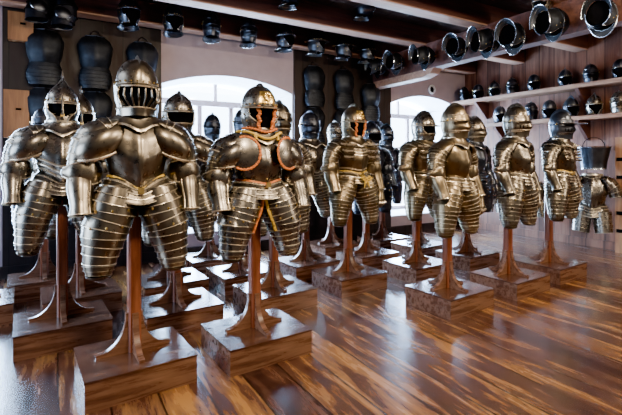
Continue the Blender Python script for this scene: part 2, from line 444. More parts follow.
def fauld_mb():
    mb = MB(); seg = 44; ph = [2*PI*j/seg - PI for j in range(seg)]; rings = []; mats = []
    for i in range(4):
        a, b = i/4, (i+1)/4
        rings.append([fauld_pt(p, a) for p in ph]); mats.append(ST)
        rings.append([fauld_pt(p, b-.07, .004) for p in ph]); mats.append(ED)
        rings.append([fauld_pt(p, b-.05, .009) for p in ph]); mats.append(ED)
        rings.append([fauld_pt(p, b, .009) for p in ph]); mats.append(ST)
    mb.grid(rings, mats[:-1], True)
    return mb
def belt_mb(col):
    mb = MB(); n = 44
    top = [torso_pt(p, 0, .010) + Vector((0, 0, .014)) for p in [2*PI*j/n - PI for j in range(n)]]
    bot = [v - Vector((0, 0, .034)) + Vector((v.x*.03, v.y*.03, 0)) for v in top]
    mb.grid([top, [(a+b)/2 + Vector((a.x*.04, a.y*.04, 0)) for a, b in zip(top, bot)], bot], col)
    mb.tube(bot, .004, col, 5, True)
    mb.box((0, -.180, 1.178+.075*(1-DIP[0])), (.032, .012, .036), BR)
    return mb
def knot_mb():                                            # tied cloth bow at the front of the belt
    mb = MB()
    for s in (-1, 1):
        mb.tube([(.04+s*.005, -.185, 1.175), (.04+s*.04, -.205, 1.20), (.04+s*.07, -.20, 1.19), (.04+s*.04, -.205, 1.165), (.04, -.19, 1.17)], [.012,.016,.014,.014,.010], YE, 6)
        mb.tube([(.04, -.19, 1.17), (.04+s*.02, -.205, 1.13), (.04+s*.035, -.205, 1.08)], [.012,.013,.006], YE, 6)
    mb.ell((.04, -.195, 1.175), (.02,.018,.02), YE, 10, 6)
    return mb
def gorget_mb():
    mb = MB(); n = 36; rings = []; mats = []
    prof = [(1.685, .092, .098, ST), (1.66, .096, .100, ST), (1.635, .106, .108, ED), (1.634, .112, .113, ED), (1.626, .112, .113, ST), (1.622, .112, .112, ST), (1.600, .138, .116, ST), (1.572, .156, .134, ED), (1.568, .160, .139, ED), (1.560, .160, .139, DK)]
    for z, rx, ry, m in prof:
        ring = []
        for j in range(n):
            p = 2*PI*j/n-PI; fr = math.exp(-(p/.35)**2); k = max(0, (1.62-z)/.06)
            ring.append((rx*math.sin(p), -.01-ry*math.cos(p)-.02*fr*k, z-.045*fr*k + .02*math.sin(p)**2*0))
        rings.append(ring); mats.append(m)
    mb.grid(rings, mats[:-1], True)
    mb.tube(rings[0], .006, ED, 6, True)
    return mb
def arm_pf(t): return (interp([(0,.105),(.2,.165),(.4,.222),(.6,.262),(.8,.284),(1,.295)], t), .0, interp([(0,1.575),(.2,1.545),(.4,1.497),(.6,1.437),(.8,1.372),(1,1.315)], t))
def arm_rf(t): return (interp([(0,.035),(.2,.065),(.4,.088),(.6,.086),(.8,.078),(1,.070)], t), interp([(0,.115),(.2,.138),(.4,.128),(.6,.100),(.8,.084),(1,.074)], t))
def arm_A(t): return interp([(0,1.5),(.25,1.9),(.5,2.4),(.7,PI*.98),(1,PI*.98)], t)
def capring(th, g=0):
    pole = Vector((.22, -.34, .9)).normalized(); ux = Vector((0, 1, 0)).cross(pole).normalized(); uy = pole.cross(ux)
    out = []
    for j in range(40):
        a = 2*PI*j/40; v = ux*math.cos(a) + uy*math.sin(a); q = th + th/1.66*.34*max(0, -v.y*.85-v.x*.45)**1.5
        d = pole*math.cos(q) + v*math.sin(q)
        x = .188 + d.x*(.152+g); y = -.005 + math.copysign(abs(d.y)**.8, d.y)*(.158+g)
        out.append(Vector((x, y, 1.452 + d.z*(.128+g) - .36*(x-.188))))
    return out
def pauldron_mb(side, style):
    mb = MB()
    cuts = [0,.46,.53,.60] if style == 'sloped' else [0,.13,.24,.52,.60] if style != 'laminated' else [0,.10,.2,.3,.4,.5,.60]
    k = .86 if style == 'sloped' else 1
    lames(mb, arm_pf, lambda t: (arm_rf(t)[0]*k, arm_rf(t)[1]*k), 0, 30, .004, .003, 'arm', arm_A, rows=5, cuts=cuts)
    if style == 'winged':
        mb.disc((.160, -.152, 1.455), (.42, -1, .10), .105, .118, .020, ST, None, 30, .004)
    if style in ('plain', 'winged'):
        rr = [capring(max(.01, k/12*1.66)) for k in range(13)]
        mb.grid(rr, ST, True); mb.tube(rr[-1], .006, ED, 6, True)
        r2 = [capring(1.56+k*.07, -.007) for k in range(4)]
        mb.grid(r2, ST, True); mb.tube(r2[-1], .004, ED, 6, True)
    elif style == 'laminated':
        for k in range(6):
            z = 1.55-.033*k; w = .085-.006*k
            mb.tube([(.155+w*math.cos(a), -.135-.026*math.sin(a)-.006*k, z-.012*math.sin(a)) for a in [PI*j/8 for j in range(9)]], .015, ST if k % 2 else ED, 6, flat=.7)
    if side < 0: mb.mirror()
    return mb
def rerebrace_mb(side):
    mb = MB(); lames(mb, arm_pf, arm_rf, 4, 24, .004, .0035, 'arm', arm_A, t0=.60, t1=1.0, rows=2)
    if side < 0: mb.mirror()
    return mb
def couter_mb(side):
    mb = MB(); c = Vector((.300, -.005, 1.285))
    rg = []
    for i in range(11):
        th = R(lerp(-80, 80, i/10)); k = math.cos(th)**.8
        ring = []
        for j in range(24):
            a = 2*PI*j/24
            spike = 1 + .30*math.exp(-((a-PI/2-.35)/.3)**2)*math.exp(-(th/.35)**2)
            ring.append(c + Vector((.073*k*math.sin(a)*spike, -.076*k*math.cos(a)*spike, .070*math.sin(th))))
        rg.append(ring)
    mats = [ED, ST, ST, ST, ST, ST, ST, ST, ST, ED]
    mb.grid(rg, mats)
    rows = [[], [], [], [], []]
    for k in range(25):
        th = R(lerp(112, -112, k/24)); q = k/24
        r = .082 + .045*max(0, (q-.42)/.58)**1.3 + .018*math.exp(-((q-.06)/.09)**2)
        hh = interp([(0,.012),(.12,.026),(.35,.050),(.7,.068),(.9,.052),(1,.012)], q)
        for m_ in range(5):
            w = m_/2-1
            rows[m_].append(c + Vector((math.sin(th)*(r-.012*w*w), -math.cos(th)*(r-.012*w*w), w*hh)))
    mb.grid(rows, ST, closed=False); mb.tube(rows[0], .0045, ED, 6); mb.tube(rows[-1], .0045, ED, 6)
    if side < 0: mb.mirror()
    return mb
def fore_pf(t): return (lerp(.302, .298, t), interp([(0,-.015),(1,-.105)], t), 1.265-.215*t)
def fore_rf(t): r = interp([(0,.064),(.3,.070),(.8,.054),(1,.060)], t); return (r, r*1.02)
def vambrace_mb(side):
    mb = MB(); rings = [ringpts(fore_pf, fore_rf, k/12, 0, 24, 'leg', None) for k in range(13)]
    mb.grid(rings, ST)
    mb.tube(rings[-1], .005, ED, 6, True); mb.tube(rings[0], .004, ED, 6, True)
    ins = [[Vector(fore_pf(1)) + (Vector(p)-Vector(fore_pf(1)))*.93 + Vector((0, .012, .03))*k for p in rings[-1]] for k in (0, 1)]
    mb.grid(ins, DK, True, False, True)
    seam = [Vector(ringpts(fore_pf, fore_rf, k/8, .001, 24, 'leg', None)[9]) for k in range(9)]
    mb.tube(seam, .003, ED, 5)
    if side < 0: mb.mirror()
    return mb
def gauntlet_mb(side):
    mb = MB(); w = Vector(fore_pf(1)) + Vector((0, .004, .012))
    pf = lambda t: (w.x - .006*t, w.y - .035*t, w.z - .125*t)
    rf = lambda t: (interp([(0,.050),(.35,.040),(1,.046)], t), interp([(0,.052),(.35,.036),(1,.026)], t))
    lames(mb, pf, rf, 5, 18, .003, .003, cap1=True)
    e = Vector(pf(1))
    for k, (dx, L) in enumerate([(-.033,.085),(-.011,.098),(.011,.092),(.032,.072)]):
        p0 = e + Vector((dx, -.002, .006)); d = [Vector((dx*.15, -.012, -.4*L)), Vector((dx*.1, .006, -.75*L)), Vector((0, .032, -L))]
        mb.tube([p0]+[p0+q for q in d], [.0125,.012,.011,.008], ST, 8)
        mb.tube([p0+d[0]+Vector((-.01,0,0)), p0+d[0]+Vector((.01,0,0))], .0125, ED, 8)
    p0 = Vector(pf(.45)) + Vector((-.040, -.01, 0))
    mb.tube([p0, p0+Vector((-.022, -.016, -.03)), p0+Vector((-.024, -.018, -.062))], [.014,.013,.009], ST, 8)
    if side < 0: mb.mirror()
    return mb
def leather_mb(kind, side=1):
    mb = MB()
    def scallop(pts, col, r=.008, amp=.010):
        mb.tube(pts, r, col, 6)
        n = len(pts)
        for i in range(0, n-1, 1):
            p = (Vector(pts[i])+Vector(pts[i+1]))/2
            mb.ell(p, (.011,.008,.011), col, 8, 4)
    if kind == 'pauldron':
        q = MB().disc((.160, -.154, 1.455), (.42, -1, .10), .105, .118, .020, ST, None, 60)
        scallop([q[k] for k in range(12, 51, 2)], OR, .008)
        scallop([Vector((.085, -.13, 1.60)), Vector((.082, -.152, 1.575)), Vector((.080, -.165, 1.55))], YE, .010)
    elif kind == 'neck':
        scallop([Vector((.155*math.sin(p), -.02-.145*math.cos(p), 1.615-.055*math.exp(-(p/.6)**2))) for p in [lerp(-1.9, 1.9, k/26) for k in range(27)]], YE, .010)
        scallop([Vector((.12*math.sin(p), -.02-.125*math.cos(p), 1.64-.03*math.exp(-(p/.6)**2))) for p in [lerp(-1.6, 1.6, k/18) for k in range(19)]], OR, .008)
    elif kind == 'leg':
        pts = []
        for k in range(15):
            t = k/14*.72; c = Vector(tasset_pf(t)); rx, ry = tasset_rf(t); a = -1.02
            pts.append(c + Vector(((rx+.008)*math.sin(a), -(ry+.012)*math.cos(a), 0)))
        scallop(pts, OR if side < 0 else YE, .012)
    if side < 0: mb.mirror()
    return mb
# ---- helmets: brow at z = 0, face towards -y
def hs(phi, h, grow=0, rx=.117, ryf=.135, ryb=.150, top=.165, drop=.165, point=0):
    """point of the helmet shell; h>0 dome, h<0 down to the neck; phi 0 = front"""
    if h >= 0:
        k = math.cos(h*PI/2)**(.85 if not point else 1.05); z = top*math.sin(h*PI/2) + point*h**6
    else:
        k = interp([(-1,.80),(-.8,.83),(-.45,.96),(0,1)], h); z = drop*h
    ry = ryf if math.cos(phi) > 0 else ryb
    g = grow
    return Vector(((rx*k+g)*math.sin(phi), -(ry*k+g)*math.cos(phi), z))
def band(mb, p0, p1, h0, h1, grow=0, mat=ST, nseg=24, nh=6, f=None, **kw):
    ph = [lerp(R(p0), R(p1), j/nseg) for j in range(nseg+1)]
    rows = []
    for k in range(nh+1):
        h = lerp(h0, h1, k/nh)
        rows.append([hs(p, h, grow+(f(p, h) if f else 0), **kw) for p in ph])
    mb.grid(rows, mat, closed=False); return rows
def skull_mb(kind):
    mb = MB(); kw = {}
    if kind == 'spike': kw = dict(point=.075, top=.15)
    if kind == 'pointed': kw = dict(point=.02, top=.155)
    rows = []
    seg = 36; ph = [2*PI*j/seg-PI for j in range(seg)]
    for k in range(13):
        h = min(k/12, .995); rows.append([hs(p, h, .012*math.exp(-(((abs(p) if abs(p) < PI/2 else PI-abs(p)))/.16)**2)*math.sin(min(h,.9)*PI*.55), **kw) for p in ph])
    mb.grid(rows, ST, True, cap1=True)
    band(mb, 68, 292, 0, -.86, 0, ST, 28, 6)
    r = [hs(R(lerp(80, 280, j/24)), -.86, .003) for j in range(25)]
    # neck lames flaring outwards at the nape
    r2 = [p + Vector((p.x*.12, p.y*.22, -.03)) for p in r]; r3 = [p + Vector((p.x*.10, p.y*.2, -.028)) for p in r2]
    mb.grid([r, r2, [p*1.02 for p in r2], r3], [ST, ED, ST], closed=False); mb.tube(r3, .004, ED, 5)
    mb.tube([hs(R(lerp(-180, 180, j/36)), 0, .004) for j in range(37)], .006, ED, 6)
    for j in range(12): mb.ell(hs(R(-90+j*180/11), .07, .003), (.006,.006,.006), BR, 6, 4)
    if kind == 'spike': mb.tube([(0,.02,.215), (0,.02,.245), (0,.022,.275)], [.012,.007,.002], ST, 8)
    return mb
def comb_mb(height):
    mb = MB(); rows = []
    for k in range(19):
        t = k/18; a = lerp(R(30), R(165), t)
        hgt = height*math.sin(t*PI)**1.1
        c = math.cos(a); s_ = math.sin(a)
        base = Vector((0, -(.137 if c > 0 else .150)*c, .167*s_)); n = Vector((0, -c, s_)).normalized()
        w = .008
        rows.append([base - n*.006 + Vector((-w, 0, 0)), base + n*hgt + Vector((-w*.45, 0, 0)), base + n*(hgt+.005), base + n*hgt + Vector((w*.45, 0, 0)), base - n*.006 + Vector((w, 0, 0))])
    mb.grid(rows, [ST]*18, closed=False); return mb
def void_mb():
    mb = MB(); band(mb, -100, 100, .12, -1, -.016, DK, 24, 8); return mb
def peak_mb(length, droop=.012):
    ex = .35 if length == .045 else .8; lift = .02 if length > .1 else 0
    mb = MB(); ph = [lerp(-R(82), R(82), j/28) for j in range(29)]
    a = [hs(p, .03, .002) for p in ph]
    b = [hs(p, 0, .0) + Vector((math.sin(p)*.2, -math.cos(p), 0)) * (length*max(math.cos(p), 0)**ex+.004) + Vector((0, 0, -droop*math.cos(p)+lift)) for p in ph]
    b2 = [p + Vector((0, 0, -.006)) for p in b]; a2 = [hs(p, -.03, .002) for p in ph]
    mb.grid([a, b, b2, a2], [ST, ED, ST], closed=False); mb.tube([(p+q)/2 for p, q in zip(b, b2)], .005, ED, 6)
    return mb
def cheek_mb(side):
    mb = MB(); rows = band(mb, 30, 98, -.02, -1.0, .004, ST, 10, 10, f=lambda p, h: .008*math.sin(-h*PI))
    # cut the lower front towards the chin
    mb2 = MB(); rr = []
    for k in range(11):
        h = lerp(-.02, -1.0, k/10); p0 = interp([(-1,20),(-.75,28),(-.4,54),(0,60)], h)
        rr.append([hs(R(lerp(p0, 98, j/10)), h, .005+.008*math.sin(-h*PI)) for j in range(11)])
    mb2.grid(rr, ST, closed=False); mb2.tube([r[0] for r in rr], .0045, ED, 6); mb2.tube(rr[-1], .0045, ED, 6)
    for k in (3, 6): mb2.ell(rr[k][5], (.007,.007,.007), BR, 8, 4)
    if side < 0: mb2.mirror()
    return mb2
def bars_mb():
    mb = MB()
    for d in (-52, -36, -20, -5, 10, 25, 40, 55):
        pts = [hs(R(d*(1-.35*max(0, (k/10-.5)*1.6))), lerp(-.02, -.84, k/10), .010+.022*math.sin(k/10*PI)) for k in range(11)]
        mb.tube(pts, .0055, ST, 6)
    mb.tube([hs(R(lerp(-64, 64, j/16)), -.04, .012) for j in range(17)], .007, ST, 6)
    return mb
def chin_mb():
    mb = MB(); band(mb, -88, 88, -.62, -1.06, .010, ST, 26, 5, f=lambda p, h: .028*math.exp(-(p/.45)**2)*(1.0+h*.2))
    mb.tube([hs(R(lerp(-88, 88, j/26)), -.62, .012+.028*math.exp(-(R(lerp(-88, 88, j/26))/.45)**2)*.87) for j in range(27)], .005, ED, 6)
    return mb
def chinlow_mb():
    mb = MB(); rows = []
    for k in range(7):
        h = lerp(-.80, -1.08, k/6); rows.append([hs(R(p), h - (.0 if abs(p) < 50 else 0), .012+.02*math.exp(-(R(p)/.5)**2)) for p in range(-98, 99, 7)])
    mb.grid(rows, ST, closed=False); mb.tube(rows[0], .005, ED, 6)
    for s_ in (-1, 1):
        rr = [[hs(s_*R(lerp(lerp(66, 58, k/8), 100, j/5)), lerp(-.02, -.82, k/8), .007) for j in range(6)] for k in range(9)]
        mb.grid(rr, ST, closed=False); mb.tube([r[0] for r in rr], .005, ED, 6)
    return mb
def nasal_mb():
    mb = MB(); mb.tube([(0,-.142,.045), (0,-.155,.0), (0,-.162,-.05), (0,-.158,-.11)], [.006,.008,.009,.012], ST, 8)
    mb.box((0,-.160,-.112), (.028,.008,.02), BR); return mb
def visor_mb(kind):
    """closed visor with a sight slit; the slit and breaths are dark openings"""
    mb = MB(); seg = 40; ph = [lerp(-R(92), R(92), j/seg) for j in range(seg+1)]
    def bulge(p, h):
        s_ = interp([(-.70,.012),(-.42,.045),(-.2,.026),(-.14,.020),(-.05,.016),(.18,.007)], h)
        return .007 + s_*math.exp(-(p/.55)**2)*1.05
    hsq = [.22,.10,-.02,-.07,-.075,-.125,-.13,-.2,-.3,-.42,-.50,-.58,-.70]
    rows = [[hs(p, h, bulge(p, h)+(.010*math.exp(-(p/.9)**2) if h in (-.07, -.13) else 0)) for p in ph] for h in hsq]
    b0 = len(mb.f); mb.grid(rows, ST, closed=False)
    for i in range(len(hsq)-1):
        for j in range(seg):
            p = math.degrees((ph[j]+ph[j+1])/2); q = abs(p)
            if i == 4 and 6 < q < 62: mb.m[b0+i*seg+j] = DK
            if i in (3, 5): mb.m[b0+i*seg+j] = ED if q < 66 else ST
            if kind == 'breaths' and i in (8, 9) and 14 < q < 50 and j % 3 == 0: mb.m[b0+i*seg+j] = DK
    mb.tube(rows[-1], .005, ED, 6); mb.tube(rows[0], .004, ED, 6)
    for s_ in (-1, 1): mb.ell(hs(s_*R(90), .02, .012), (.010,.012,.012), BR, 10, 5)
    return mb
def facestrap_mb():
    mb = MB()
    for d, s_ in ((-26, -1), (26, 1)):
        pts = [hs(R(d+s_*3*math.sin(k*1.9)), lerp(-.03, -.95, k/9), .012) for k in range(10)]
        mb.tube(pts, .014, OR, 6, flat=.7)
        for p in pts[::1]: mb.ell(p+Vector((0,-.004,0)), (.014,.009,.010), OR, 8, 4)
    return mb
def emblem_mb():
    mb = MB(); rng = [hs(R(p), h, .010) for p in range(-24, 25, 8) for h in (.12,.2,.28,.36,.44)]
    band(mb, -24, 24, .08, .46, .014, BR, 12, 6, f=lambda p, h: .003*math.sin(p*22)*math.sin(h*40))
    for k in range(9):
        a = 2*PI*k/8; mb.ell(hs(.16*math.cos(a), .26+.10*math.sin(a), .017), (.012,.010,.012), BR, 8, 4)
    return mb
def plume_holder_mb():
    mb = MB(); mb.tube([(0,.158,.02), (0,.18,.06), (0,.185,.10)], [.010,.014,.016], BR, 8); return mb

HELM = {   # kind: (skull, comb height, peak length, parts)
  'barred': ('round', .02, .03, ['void', 'bars', 'chinlow']),
  'spiked': ('spike', 0, .018, ['void', 'nasal', 'cheeks']),
  'closed': ('round', .020, 0, ['visor', 'chin']),
  'breathed': ('round', .030, 0, ['visor2', 'chin']),
  'peaked': ('pointed', .012, .075, ['void', 'cheeks', 'chin']),
  'brimmed': ('round', .016, .045, ['void', 'cheeks', 'strap', 'emblem']),
  'longpeak': ('round', .028, .17, ['visor2', 'chin']),
  'strapped': ('round', .030, .03, ['void', 'cheeks', 'strap', 'emblem']),
}
def helmet(root, kind, pal, pos, rot=(0,0,0), scale=1.06):
    """a helmet as one part of the suit, its plates as sub-parts"""
    sk, cb, pk, parts = HELM[kind]; mats = PAL[pal]
    h = link('helmet', cached(('skull', sk, pal), lambda: skull_mb(sk), 'helmet', mats), root, pos, rot)
    h.scale = (scale,)*3
    if cb: link('comb', cached(('comb', cb, pal), lambda: comb_mb(cb), 'comb', mats), h)
    if pk: link('peak', cached(('peak', pk, pal), lambda: peak_mb(pk), 'peak', mats), h)
    for p in parts:
        if p == 'void': link('face_opening', cached('void', void_mb, 'face_opening', mats), h)
        elif p == 'bars': link('face_bars', cached(('bars', pal), bars_mb, 'face_bars', mats), h)
        elif p == 'cheeks':
            for s_ in (-1, 1): link('cheek_plate', cached(('cheek', s_, pal), lambda: cheek_mb(s_), 'cheek_plate', mats), h)
        elif p == 'chinlow': link('bevor', cached(('chinlow', pal), chinlow_mb, 'bevor', mats), h)
        elif p == 'chin': link('bevor', cached(('chin', pal), chin_mb, 'bevor', mats), h)
        elif p == 'nasal': link('nasal_bar', cached(('nasal', pal), nasal_mb, 'nasal_bar', mats), h)
        elif p.startswith('visor'):
            k = 'breaths' if p == 'visor2' else 'slit'
            link('visor', cached(('visor', k, pal), lambda: visor_mb(k), 'visor', mats), h)
        elif p == 'strap': link('face_straps', cached('fstrap', facestrap_mb, 'face_straps', mats), h, label='orange scalloped leather straps')
        elif p == 'emblem': link('emblem', cached('emblem', emblem_mb, 'emblem', mats), h, label='gilt ornament on the brow')
    return h

def shifted(fn):
    def g():
        mb = fn(); mb.v = [(x, y, z-Z0) for x, y, z in mb.v]; return mb
    return g
def suit(x, y, label, pal='brown', helm='closed', breast='plain', shoulder='plain', belt=None, hands=(), nl=10,
         leather=False, knot=False, turn=0, scale=1.0, off=.085, dx=0, helmpal=None, ht=1.985, dip=.35):
    DIP[0] = dip
    t = thing('suit_of_armour', label, 'suit of armour', (x+dx, y-off, Z0), (0, 0, R(turn)), 'half suits of armour on wooden stands', (scale, scale, (ht-Z0)/(1.985-Z0)))
    mats = PAL[pal]
    def P(name, key, fn, label=None):
        return link(name, cached(key + (pal,), shifted(fn), name, mats), t, label=label)
    bp = P('breastplate', ('breast', breast, dip), lambda: breast_mb(breast))
    P('backplate', ('back', dip), back_mb); P('fauld', ('fauld', dip), fauld_mb); g = P('gorget', ('gorget',), gorget_mb)
    if leather:
        o = link('neck_trimming', cached(('lneck',), shifted(lambda: leather_mb('neck')), 'neck_trimming', mats), g, label='orange and yellow scalloped leather trimming')
    if belt is not None:
        bl = P('waist_belt', ('belt', belt, dip), lambda: belt_mb(belt), 'orange leather belt' if belt == OR else 'yellow belt')
        if knot: link('knot', cached(('knot',), shifted(knot_mb), 'knot', mats), bl, label='yellow cloth knot')
    for s_ in (-1, 1):
        pa = P('pauldron', ('pauldron', s_, shoulder), lambda: pauldron_mb(s_, shoulder))
        ts = P('tasset', ('tasset', s_, nl), lambda: tasset_mb(s_, nl, leather))
        if leather:
            link('leather_trimming', cached(('lpaul', s_), shifted(lambda: leather_mb('pauldron', s_)), 'leather_trimming', mats), pa, label='orange scalloped leather trimming')
            link('leather_trimming', cached(('lleg', s_), shifted(lambda: leather_mb('leg', s_)), 'leather_trimming', mats), ts, label='scalloped leather trimming')
        P('rerebrace', ('rere', s_), lambda: rerebrace_mb(s_)); P('couter', ('couter', s_), lambda: couter_mb(s_))
        P('vambrace', ('vamb', s_), lambda: vambrace_mb(s_))
        P('poleyn', ('poleyn', s_), lambda: poleyn_mb(s_))
        if s_ in hands: P('gauntlet', ('gaunt', s_), lambda: gauntlet_mb(s_))
    helmet(t, helm, helmpal or pal, (0, -.02, 1.795-Z0-(.025 if helm == 'spiked' else 0)), scale=.9 if helm == 'spiked' else .97 if helm in ('closed', 'breathed', 'longpeak') else 1.02)
    return t

SUITS = [
 # x, y, stand label, suit label, options
 (.41, 2.87, 'dark wooden stand in the left foreground, nearest to the camera of all',
  'suit in the left foreground with barred face guard helmet and golden strap at waist', dict(ht=1.975, pal='brown', helm='barred', belt=YE, nl=9, dip=1.0)),
 (1.21, 2.85, 'front-row wooden stand under the suit trimmed with orange leather',
  'suit trimmed in scalloped orange leather with orange waist belt, brimmed helmet', dict(ht=1.885, pal='grey', helm='brimmed', belt=OR, leather=True, shoulder='winged', nl=10, off=.06, helmpal='grey')),
 (3.14, 2.82, 'lone wooden stand in front with clear floor on three sides, below the closed-visor golden suit',
  'golden-toned suit with closed visor and dark hanging gauntlet, centre-right foreground', dict(ht=1.875, pal='gold', helm='closed', nl=11, shoulder='sloped', hands=(1,), off=.10, dx=-.035, scale=.91, turn=7)),
 (4.07, 2.84, 'wooden stand second from the right in the front row',
  'front-row suit with round closed helmet, second from the right end', dict(ht=1.925, pal='brown', helm='breathed', nl=11, shoulder='sloped', hands=(1,), off=.10, dx=-.035, scale=.91, turn=7)),
 (4.96, 2.93, 'rightmost wooden stand of the front row, nearest the plank wall',
  'rightmost suit, its dark helmet with a long peak jutting forward', dict(ht=1.930, pal='brown', helm='longpeak', nl=11, hands=(1,), off=.14, dx=-.03, helmpal='blue', belt=YE, shoulder='laminated', scale=.88, turn=7)),
 (.03, 3.78, 'wooden stand at the left edge below the suit with a tall spiked helmet',
  'leftmost full suit, spiked open helmet with nasal bar, lames across the waist', dict(ht=1.985, pal='grey', helm='spiked', breast='waist', dip=1.0, nl=9, off=.08)),
 (.86, 3.69, 'wooden stand in the second row, between the two leftmost foreground stands in view',
  'grey suit with pointed peaked helmet right behind the barred-helmet suit', dict(ht=1.925, pal='brown', helm='peaked', nl=12, hands=(1,), off=.06, helmpal='grey')),
 (1.75, 3.66, 'wooden stand in the second row just behind the orange-trimmed suit',
  'suit partly hidden behind the orange-trimmed one, helmet and arm showing on its right', dict(ht=1.900, pal='brown', helm='breathed', nl=12, shoulder='sloped', off=.08)),
 (2.68, 3.77, 'wooden stand under the bright golden suit at the middle of the picture',
  'bright golden suit at the middle with laminated shoulders and yellow knotted belt', dict(ht=1.935, pal='gold', helm='strapped', breast='anime', shoulder='laminated', belt=YE, knot=True, nl=12, off=.08, scale=.97, hands=(1,))),
 (3.62, 3.72, 'wooden stand in the second row left behind the lone middle stand',
  'golden suit with peaked open helmet standing in front of the right window', dict(ht=1.925, pal='gold', helm='peaked', nl=12, off=.10, helmpal='grey', shoulder='laminated', turn=7)),
 (4.57, 3.79, 'wooden stand in the second row right behind the lone middle stand',
  'dark suit peering out right behind the golden suit with closed visor', dict(ht=1.920, pal='blue', helm='closed', nl=12, shoulder='sloped', off=.10, hands=(1,), helmpal='brown', turn=7)),
 (.18, 4.47, 'wooden stand in the third row at the left, behind the spiked-helmet suit',
  'suit with smaller spiked helmet squeezed between the two leftmost suits', dict(ht=1.985, pal='brown', helm='spiked', nl=10, off=.10)),
 (.98, 4.48, 'wooden stand in the third row behind the grey peaked-helmet suit',
  'third-row suit almost hidden behind the grey suit with pointed peaked helmet', dict(ht=1.860, pal='blue', helm='closed', nl=12, shoulder='sloped', off=.08)),
 (1.72, 4.42, 'wooden stand in the third row hidden mostly behind the orange-trimmed suit',
  'third-row suit whose dark helmet shows left of the orange-strapped face', dict(ht=1.930, pal='blue', helm='closed', nl=12, shoulder='sloped', off=.08)),
 (2.55, 4.46, 'wooden stand in the third row, left behind the bright golden suit',
  'third-row suit with visored helmet standing between orange-trimmed and bright golden suits', dict(ht=1.940, pal='brown', helm='closed', nl=12, shoulder='sloped', off=.08, hands=(-1,), helmpal='blue')),
 (3.45, 4.45, 'wooden stand in the third row, right behind the bright golden suit',
  'dark blued suit with domed open helmet just right of the bright golden suit', dict(ht=1.860, pal='blue', helm='peaked', nl=12, off=.08, shoulder='sloped')),
 (4.45, 4.52, 'wooden stand in the third row behind the golden suit with peaked open helmet',
  'third-row suit, only its dark helmet seen between the two golden right-hand suits', dict(ht=1.920, pal='blue', helm='closed', nl=12, shoulder='sloped', off=.08)),
 (-.12, 5.20, 'wooden stand at the far left in the last row by the dark pier',
  'dark last-row suit at the far left, hidden behind the spiked-helmet suit', dict(ht=1.900, pal='blue', helm='closed', nl=10, off=.08, scale=.9)),
 (1.63, 5.25, 'dark stand in the last row in front of the bright left window',
  'slim dark suit in front of the left window, small pointed helmet against the panes', dict(ht=1.940, pal='blue', helm='closed', nl=12, shoulder='sloped', off=.08, scale=.9)),
 (3.39, 5.19, 'stand in the last row by the pier, seen left of the bright golden suit',
  'last-row suit by the pier with small pale helmet left of the bright golden suit', dict(ht=1.920, pal='grey', helm='closed', nl=12, shoulder='sloped', off=.08, scale=.9)),
 (4.34, 5.19, 'stand in the last row by the pier, seen right of the bright golden suit',
  'dark last-row suit right of the blued domed-helmet suit, close to the pier', dict(ht=1.920, pal='blue', helm='closed', nl=12, shoulder='sloped', off=.08, scale=.9)),
 (-.64, 4.58, 'wooden stand cut off by the left edge of the picture, bluish top',
  None, dict(ht=1.900, pal='blue', helm='closed', nl=10, off=.05, scale=.85)),
]
for (x, y, sl, al, kw) in SUITS:
    stand(x, y, sl)
    if al: suit(x, y, al, **kw)

# ------------------------------------------------------------------ loose helmets on beams, girder and shelves
def loose_mb(kind):
    """whole helmet shell in one mesh, for the small helmets"""
    mb = MB()
    if kind == 'round':
        for q in (skull_mb('round'), comb_mb(.02), visor_mb('slit'), chin_mb()): join(mb, q)
    elif kind == 'burgonet':
        for q in (skull_mb('pointed'), comb_mb(.03), peak_mb(.06), void_mb(), cheek_mb(1), cheek_mb(-1)): join(mb, q)
    elif kind == 'pot':
        for q in (skull_mb('round'), peak_mb(.05), void_mb(), nasal_mb(), cheek_mb(1), cheek_mb(-1)): join(mb, q)
    return mb
def join(a, b_):
    n = len(a.v); a.v += b_.v; a.f += [tuple(i+n for i in f) for f in b_.f]; a.m += b_.m
def loose(label, kind, loc, rz, scale=1.0, pal='blue', group=None, tilt=0, name='helmet', peg=None):
    t = thing(name, label, 'helmet', loc, (R(tilt), 0, R(rz)), group, (scale,)*3)
    sk, cb, pk = {'round': ('round', .02, 0), 'burgonet': ('pointed', .03, .06), 'pot': ('round', 0, .05)}[kind]
    mats = PAL[pal]
    link('skull', cached(('skull', sk, pal), lambda: skull_mb(sk), 'helmet', mats), t, (0, 0, .20))
    if cb: link('comb', cached(('comb', cb, pal), lambda: comb_mb(cb), 'comb', mats), t, (0, 0, .20))
    if pk: link('peak', cached(('peak', pk, pal), lambda: peak_mb(pk), 'peak', mats), t, (0, 0, .20))
    if kind == 'round':
        link('visor', cached(('visor', 'slit', pal), lambda: visor_mb('slit'), 'visor', mats), t, (0, 0, .20))
        link('bevor', cached(('chin', pal), chin_mb, 'bevor', mats), t, (0, 0, .20))
    else:
        link('face_opening', cached('void', void_mb, 'face_opening', mats), t, (0, 0, .20))
        for s_ in (-1, 1): link('cheek_plate', cached(('cheek', s_, pal), lambda: cheek_mb(s_), 'cheek_plate', mats), t, (0, 0, .20))
    if peg: link('hanging_peg', cached(('peg', peg), lambda: peg_mb(peg), 'hanging_peg', [M_tan]), t)
    return t
def peg_mb(k):
    mb = MB(); mb.tube([(0, .13, .22), (0, .196, .22)] if k == 'back' else [(0, .0, .34), (0, 0, .42)], .014, 0, 8); return mb
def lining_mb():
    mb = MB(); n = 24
    mb.grid([[hs(2*PI*j/n-PI, h, -.012) for j in range(n)] for h in [-.55, -.3, 0, .3, .6, .85, .97]], 0, True, True, True); return mb
